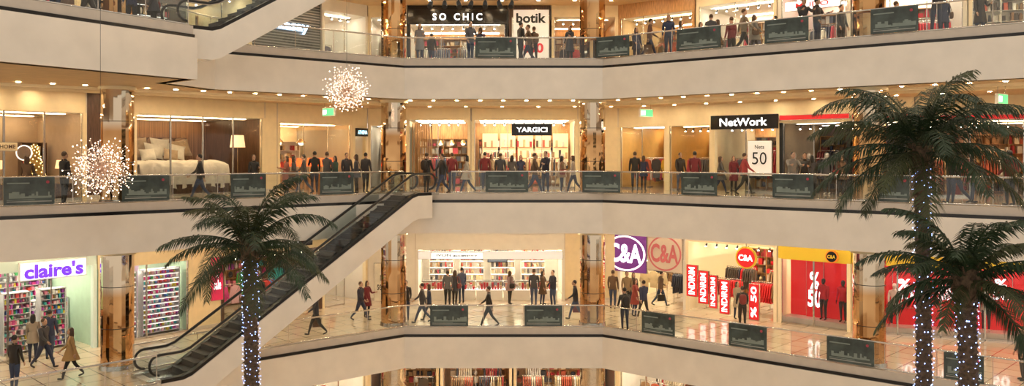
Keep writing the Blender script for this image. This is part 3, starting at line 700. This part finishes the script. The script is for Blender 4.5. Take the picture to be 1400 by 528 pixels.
# ============================================================ LEVEL 3 shops
for a,c,w_ in((-60,110,DWOOD),(112,262,mat('smoke_dark',(.08,.06,.06)))):
    b=room(3,'L',a,c,hs=3.1,wall=w_,head=CREAM,panel=PANEL); shelf(b,.4,b.w-.4,1.2,2.3,5,PAL_WHITE,fill=.7,fm=DARK,lit=LWHITE)
b=room(3,'L',262,344,hs=3.1,wall=CREAM); clothes_shop(b,PAL_DARK,3.1)
b=Bay(3,'L',344,440); mb=MB('roller_shutter'); mb.box(0.02,b.w-.02,.1,.2,0,CEIL[3]-.01,mat('shutter_grey',(.09,.10,.11),.35,.3))
for k in range(26): mb.box(.05,b.w-.05,.06,.1,.1+k*.13,.1+k*.13+.05,mat('shutter_slat',(.3,.32,.34),.3,.5))
o=mb.build(b.M); place_text(o,'Atasay',b.u(396),-.02,b.z(396,36),2.2,.6,mat('neon_blue',(.6,.8,1),.4,emit=5,ecol=(.6,.8,1)),off=.03)
b=room(3,'L',440,502,hs=3.0,wall=WHITE,head=WHITE); clothes_shop(b,PAL_WHITE,3.0)
b=room(3,'C',503,556,hs=3.0,wall=WHITE,head=CREAM); clothes_shop(b,PAL_WHITE,3.0)
b=room(3,'C',557,694,hs=2.75,wall=WHITE,back=WOOD,head=BLACK,pilm=DARK); clothes_shop(b,PAL_WHITE,2.75)
sign(b,558,693,14,33,BLACK,'S O   C H I C',LETW,.5,.5,off=.02)
b=room(3,'C',696,752,hs=3.0,wall=WHITE,head=DWOOD,glass=False)
o=sign(b,702,750,14,82,PWHITE,'botik',LETB,.85,.2,name='hanging_banner',off=.03)
place_text(o,'%50',b.u(726),-.135,b.z(726,66),(b.u(750)-b.u(702))*.7,.5,RED,off=.03)
for oo in [c for c in bpy.data.objects if c.parent==o and c.data.name.startswith('letters')][:1]: oo.location.z+=.85
b=room(3,'C',754,845,hs=3.0,wall=WOOD,head=CREAM,panel=PANELW); clothes_shop(b,PAL_WARM,3.0)
b=room(3,'R1',845,950,hs=2.9,wall=CREAM,head=WOOD,panel=PANELW,back=WOOD); clothes_shop(b,PAL_WARM,2.9)
b=room(3,'R1',952,1062,hs=3.0,wall=WHITE,head=HB); clothes_shop(b,PAL_WHITE,3.0)
b=room(3,'R1',1064,1163,hs=3.1,wall=mat('blush_wall',(.8,.6,.58),.5),head=WHITE); clothes_shop(b,PAL_WHITE,3.1)
sign(b,1075,1150,0,12,LWHITE,'MUDO',RED,.6,.6)
b=room(3,'R2',1165,1322,hs=3.2,wall=WHITE,back=PWHITE,head=WHITE); clothes_shop(b,[(.7,.03,.05),(.8,.78,.75)],3.2)
b=room(3,'R2',1324,1480,hs=3.2,wall=WHITE,head=HB); shelf(b,.3,b.w-.3,1.2,2.8,6,PAL_WARM,fill=.9)
# ============================================================ LEVEL 0
for ln,a,c,w_ in(('L',200,380,CREAM),('L',380,502,WHITE),('C',503,600,DWOOD),('C',602,700,WOOD),('C',702,845,DWOOD),('R1',845,1000,WHITE),('R1',1000,1163,CREAM),('R2',1165,1400,WHITE)):
    b=room(0,ln,a,c,hs=2.6,wall=w_,head=HB if w_ is not DWOOD else CREAM,panel=PANEL); clothes_shop(b,PAL_WARM,2.6)
# ------------------------------------------------------------ railing posters
def rail_poster(lv,px0,px1):
    A=edge_at(lv,px0)[0]; P,u=edge_at(lv,px1); d=(P-A); w=d.length; u=d.normalized()
    M=Matrix(((u.x,-u.y,0,A.x),(u.y,u.x,0,A.y),(0,0,1,Z[lv]+.06),(0,0,0,1)))
    mb=MB('railing_poster'); y=.02
    mb.box(0,w,y,y+.02,.06,.92,mat('poster_slate',(.06,.08,.075),.25,var=.5,vs=2.)) 
    sk=cm((.22,.27,.25)); x=.1*w; rr=random.Random(int(px0))
    while x<.9*w:
        ww=rr.uniform(.04,.12); h=rr.uniform(.04,.22); mb.box(x,x+ww,y-.006,y,.26,.26+h,sk); x+=ww
    mb.box(.06*w,.5*w,y-.006,y,.72,.76,sk); mb.box(.06*w,.94*w,y-.006,y,.14,.17,cm((.35,.36,.34))); mb.box(.06*w,.6*w,y-.006,y,.20,.22,sk)
    mb.cyl((.86*w,y-.008,.77),(.86*w,y,.77),.05,.05,cm((.4,.05,.08)),14)
    mb.build(M)
for a,c in((5,75),(167,232),(316,364),(438,484),(664,722),(796,848),(931,980),(1056,1112),(1200,1243)): rail_poster(2,a,c)
for a,c in((588,640),(717,769),(877,922),(996,1048),(1130,1195),(1290,1345)): rail_poster(1,a,c)
for a,c in((650,706),(815,860),(925,985),(1045,1105),(1190,1255)): rail_poster(3,a,c)
for x,y,lv,a in((-7.2,37.0,2,-40),(6.9,38,2,35),(17.2,28.5,2,38),(14.5,33,1,30)):
    mb=MB('exit_sign'); g=mat('exit_green',(.05,.5,.2),.4,emit=.8,ecol=(.2,.9,.35)); mb.box(-.4,.4,-.05,.05,-.18,.18,WHITE); mb.box(-.37,.37,-.06,-.05,-.15,.15,g); mb.box(-.37,-.1,-.065,-.06,-.1,.1,LWHITE)
    for s in(-.3,.3): mb.cyl((s,0,.18),(s,0,.49),.01,.01,STEEL,5)
    mb.build(TR((x,y,Z[lv]+CEIL[lv]-.5))@RZ(a))
# ------------------------------------------------------------ palms
BARK=mat('palm_bark',(.10,.065,.04),.9,var=.5,vs=12,bump=.6); LEAF=mat('palm_leaf',(.020,.042,.015),.5,var=.4,vs=3)
LEAF2=mat('palm_leaf_dry',(.05,.06,.02),.6,var=.3); BEAD=mat('fairy_light',(.5,.65,1),.5,emit=7,ecol=(.30,.45,1))
def palm(x,y,ztop,Rf,nf,tr,seed,beads=420):
    r=random.Random(seed); mb=MB('palm_tree'); z0=Z[0]; H=ztop-z0
    mb.cyl((0,0,z0),(0,0,z0+.6),tr*3.2,tr*3.6,FASC,24); mb.cyl((0,0,z0+.6),(0,0,z0+.61),tr*3.3,tr*3.3,BARK,24)
    n=int(H/.13); N=14
    vs=[];fs=[]
    for k in range(2*n+1):
        z=z0+H*k/(2*n); rr=tr*(1.15-.25*(k/(2*n)))*(1.12 if k%2 else .93); cx=.08*math.sin(k/(2*n)*3)
        for i in range(N): t=2*math.pi*i/N+(k%4)*.2; q=rr*(1+.06*math.sin(i*3+k)); vs.append((cx+q*math.cos(t),q*math.sin(t),z))
    for k in range(2*n):
        for i in range(N): fs.append((k*N+i,k*N+(i+1)%N,(k+1)*N+(i+1)%N,(k+1)*N+i))
    mb.add(vs,fs,BARK)
    tx=.08*math.sin(3)
    mb.ell((tx,0,ztop),(tr*1.5,tr*1.5,.42),BARK,14,8)
    for k in range(26):
        t=k*2.4; zz=ztop-.45+.03*k; mb.cyl((tx+tr*.8*math.cos(t),tr*.8*math.sin(t),zz),(tx+tr*1.9*math.cos(t),tr*1.9*math.sin(t),zz+.25),.05,.02,BARK,5)
    for i in range(nf):
        az=i*2.39996+r.uniform(-.2,.2); f=i/(nf-1); e0=math.radians(80-95*f+r.uniform(-8,8)); L=Rf*r.uniform(1.1,1.42); droop=math.radians(r.uniform(75,115)-30*f)
        p=Vector((tx+.1*math.cos(az),.1*math.sin(az),ztop+.25-.3*f)); steps=36; hd=Vector((math.cos(az),math.sin(az),0)); sd=Vector((-math.sin(az),math.cos(az),0))
        m=LEAF if r.random()<.8 else LEAF2
        for k in range(steps):
            t=k/steps; a=e0-droop*t**1.25; d=hd*math.cos(a)+Vector((0,0,math.sin(a))); q=p+d*(L/steps)
            mb.cyl(p,q,.026*(1-t)+.006,.026*(1-(t+1/steps))+.006,m,4)
            if t>.08:
                ll=Rf*.31*math.sin(math.pi*min(1,(t*.84+.13)))**.6*r.uniform(.8,1.12)
                for s in(-1,1):
                    for j in (0,.5):
                        b0=p+(q-p)*j; dr=(sd*s*.7+d*.62+Vector((0,0,r.uniform(-.45,.05)))).normalized(); mid=b0+dr*ll*.5; tip=mid+(dr+Vector((0,0,-.9))).normalized()*ll*.55
                        wv=d*.019
                        mb.add([b0-wv*.6,b0+wv*.6,mid+wv,tip,mid-wv],[(0,1,2,4),(4,2,3)],m)
            p=q
    for k in range(beads):
        zz=z0+H*.25+(H*.75-.3)*k/beads; t=k*.62*520/beads+r.uniform(-.35,.35); rr=tr*1.17*(1.15-.25*(zz-z0)/H)+.02
        mb.octa((.08*math.sin((zz-z0)/H*3)+rr*math.cos(t),rr*math.sin(t),zz+r.uniform(-.06,.06)),r.choice([.011,.014,.018]),BEAD)
    mb.build(TR((x,y,0)))
palm(-6.95,24,4.75,2.05,24,.20,1,420)
palm(10.15,20,7.45,2.15,29,.17,2,460)
palm(9.82,17.5,4.75,1.6,25,.19,3,420)
# ------------------------------------------------------------ starbursts
SB=mat('starburst_bulb',(1,.85,.75),.5,emit=5,ecol=(1,.72,.55)); SW=mat('starburst_wire',(.8,.62,.5),.3,1.)
def star(x,y,z,r,seed,ztop=26.):
    rr=random.Random(seed); mb=MB('starburst_light'); n=190
    mb.ell((0,0,0),(.07,.07,.07),SW,10,8); mb.cyl((0,0,0),(0,0,ztop-z),.006,.006,DARK,4)
    for i in range(n):
        ph=math.acos(1-2*(i+.5)/n); t=i*2.39996; d=Vector((math.sin(ph)*math.cos(t),math.sin(ph)*math.sin(t),math.cos(ph))); L=r*rr.uniform(.55,1.)
        mb.cyl(d*.05,d*L,.004,.003,SW,4); mb.octa(d*L,rr.choice([.013,.018,.022]),SB); mb.octa(d*L*.65,.010,SB)
        if rr.random()<.6:
            o=d.orthogonal().normalized()
            for s in(-1,1): q=d*L*.75+(d*.6+o*s).normalized()*.12; mb.cyl(d*L*.75,q,.003,.003,SW,3); mb.octa(q,.012,SB)
    mb.build(TR((x,y,z)))
star(-10.25,22,7.1,.90,1); star(-4.86,28,9.6,.84,2)
mb=MB('hanging_spotlight_bar')
mb.cyl((-1.7,0,0),(1.5,0,0),.03,.03,DARK,8)
for k in range(7):
    x=-1.6+k*.48; mb.cyl((x,0,0),(x,0,-.10),.02,.02,DARK,6); mb.cyl((x,.06,-.08),(x+.05*((k%3)-1),-.10,-.28),.07,.10,DARK,12)
for x in(-1.2,1.0): mb.cyl((x,0,0),(x,0,3.9),.012,.012,DARK,5)
mb.build(TR((-.6,30,12.98)))
# ------------------------------------------------------------ people placement
pe('ws',2,37,2.0,200); pe('ms',2,88,.7,150,coat=(.02,.02,.03)); pe('mw',2,273,.8,-70,coat=(.03,.03,.03)); pe('ws2',2,347,2.6,20); pe('ww',2,402,2.4,90)
pe('ms2',2,447,2.8,160); pe('ws2',2,458,3.1,-40,coat=(.05,.1,.08)); pe('ms',2,474,2.9,30); pe('ws',2,487,2.6,-90)
put('mb',-2.9,36.9,2,150,coat=(.02,.02,.02)); put('mw',-2.25,37.2,2,-60,coat=(.03,.03,.03)); 
pe('ww',2,638,1.6,-90,coat=(.45,.4,.33)); pe('ms',2,684,2.4,180); pe('ws2',2,700,3.2,160); pe('mw',2,731,.9,90); pe('ms2',2,746,1.1,-40,coat=(.03,.03,.05)); pe('ws',2,768,2.0,100,coat=(.3,.2,.12)); pe('ww2',2,784,1.2,-90,coat=(.45,.4,.35))
pe('ms',2,868,4.5,180); pe('ws',2,880,4.6,150); pe('ww',2,985,4.8,80,coat=(.1,.1,.1)); pe('mw',2,1018,4.5,90,coat=(.3,.04,.05)); pe('ml',2,1082,1.1,0,coat=(.28,.25,.22)); pe('ms2',2,1100,3.2,-30); pe('ws2',2,1110,3.4,170); pe('mw2',2,1308,2.5,-90); pe('ws',2,1330,3.0,60)
pe('mw',2,415,4.0,-80); pe('ws',2,1150,4.2,20); pe('ms',2,950,4.5,150)
pe('ms',2,663,4.6,170); pe('ws',2,672,4.8,60,coat=(.4,.3,.2)); pe('ws2',2,712,5,0); pe('ms',2,618,4.5,180); pe('ms',2,930,5.6,20); pe('ws2',2,1003,6,0); pe('ms2',2,1300,1.6,90,coat=(.02,.02,.02)); pe('mb',2,1380,2.0,200)
pe('ms',2,500,3.2,160); pe('ws2',2,392,3.2,-60,coat=(.3,.12,.1)); pe('ms2',2,430,3.6,200)
pf('ms',1,20,535,170,coat=(.02,.02,.02)); pf('mw',1,60,503,80,coat=(.03,.03,.04)); pf('ww',1,97,517,-60,coat=(.36,.22,.09),hair=1); pf('ms',1,68,492,180); pf('ws',1,45,496,200,coat=(.3,.25,.2))
pf('mw2',1,432,458,-70); pf('mw',1,493,438,70,coat=(.03,.03,.05)); pf('ws2',1,502,434,60); pf('mb',1,555,447,0,coat=(.02,.02,.02)); pf('mw',1,577,441,-80); pf('ww2',1,587,438,-80,coat=(.05,.06,.1))
pf('ms',1,612,420,180,coat=(.12,.12,.13)); pf('ws',1,622,419,150); pf('ms2',1,631,419,200,coat=(.06,.08,.14)); pf('mw',1,668,447,-90,coat=(.02,.02,.02),scale=1.03)
pf('ms',1,730,419,170); pf('ws2',1,742,418,60); pf('ms2',1,756,420,-60,coat=(.03,.03,.05)); pf('mw2',1,787,437,-90,coat=(.03,.03,.04)); pf('ws',1,697,416,120,coat=(.3,.2,.2))
pf('ms',1,838,422,160); pf('mb',1,854,452,190,coat=(.03,.03,.03)); pf('ws2',1,868,432,60,coat=(.3,.06,.05)); pf('mw',1,880,435,200); pf('ms',1,857,424,0,coat=(.25,.18,.1)); pf('ws',1,866,420,0)
pf('mb',1,1015,448,170,coat=(.03,.03,.03)); pf('ws2',1,1008,436,20,coat=(.35,.3,.22)); pf('mw2',1,903,418,100); pf('ms',1,1398,520,-90)
pe('ws2',3,574,1.0,0,coat=(.25,.24,.25)); pe('ms',3,590,3.0,160,scale=.9); pe('ms2',3,643,.9,30,coat=(.1,.1,.12)); pe('ws',3,657,2.2,150); pe('ms',3,712,1.0,120); pe('mw',3,722,1.6,-80); pe('mb',3,730,1.2,200); pe('ws2',3,779,.8,-30,coat=(.03,.03,.04))
pe('mw2',3,888,1.0,80,coat=(.14,.07,.05)); pe('ms',3,914,1.2,-20); pe('ws2',3,931,2.4,60,coat=(.2,.18,.18)); pe('ms2',3,972,2.0,160); pe('ww',3,981,2.2,-100); pe('ws',3,958,3.5,30); pe('mw',3,1017,1.5,90,coat=(.22,.17,.12)); pe('ww',3,1031,1.7,90,coat=(.25,.22,.2)); pe('ml',3,1097,1.0,0); pe('ms2',3,1117,1.4,40); pe('ml',3,1280,1.0,0,coat=(.03,.03,.04)); pe('ws',3,1290,2.5,160)
pe('ms',3,40,2.2,170); pe('ws',3,75,2.6,10); pe('mw',3,120,2.5,90); pe('ms2',3,180,3.0,10); pe('ws',3,210,2.6,-80)
pe('ws',3,870,3.0,20); pe('ms',3,1000,3.4,200); pe('ww',3,1060,3.0,-90); pe('ms',3,1150,3.0,30); pe('mw',3,1225,3.2,90); pe('ws2',3,1340,2.4,0)
# ------------------------------------------------------------ world, camera
w=bpy.data.worlds.new('world'); sc.world=w; w.use_nodes=True; bg=w.node_tree.nodes['Background']; bg.inputs[0].default_value=(1,.87,.71,1); bg.inputs[1].default_value=.82
cam=bpy.data.cameras.new('camera'); co=bpy.data.objects.new('camera',cam); sc.collection.objects.link(co); sc.camera=co
cam.sensor_width=36; cam.lens=F/1400*36; cam.shift_x=(700-CX)/1400; cam.shift_y=-(264-CY)/1400; cam.clip_end=300
co.location=(0,0,EYE); co.rotation_euler=(math.pi/2,0,0)
sc.view_settings.view_transform='Standard'
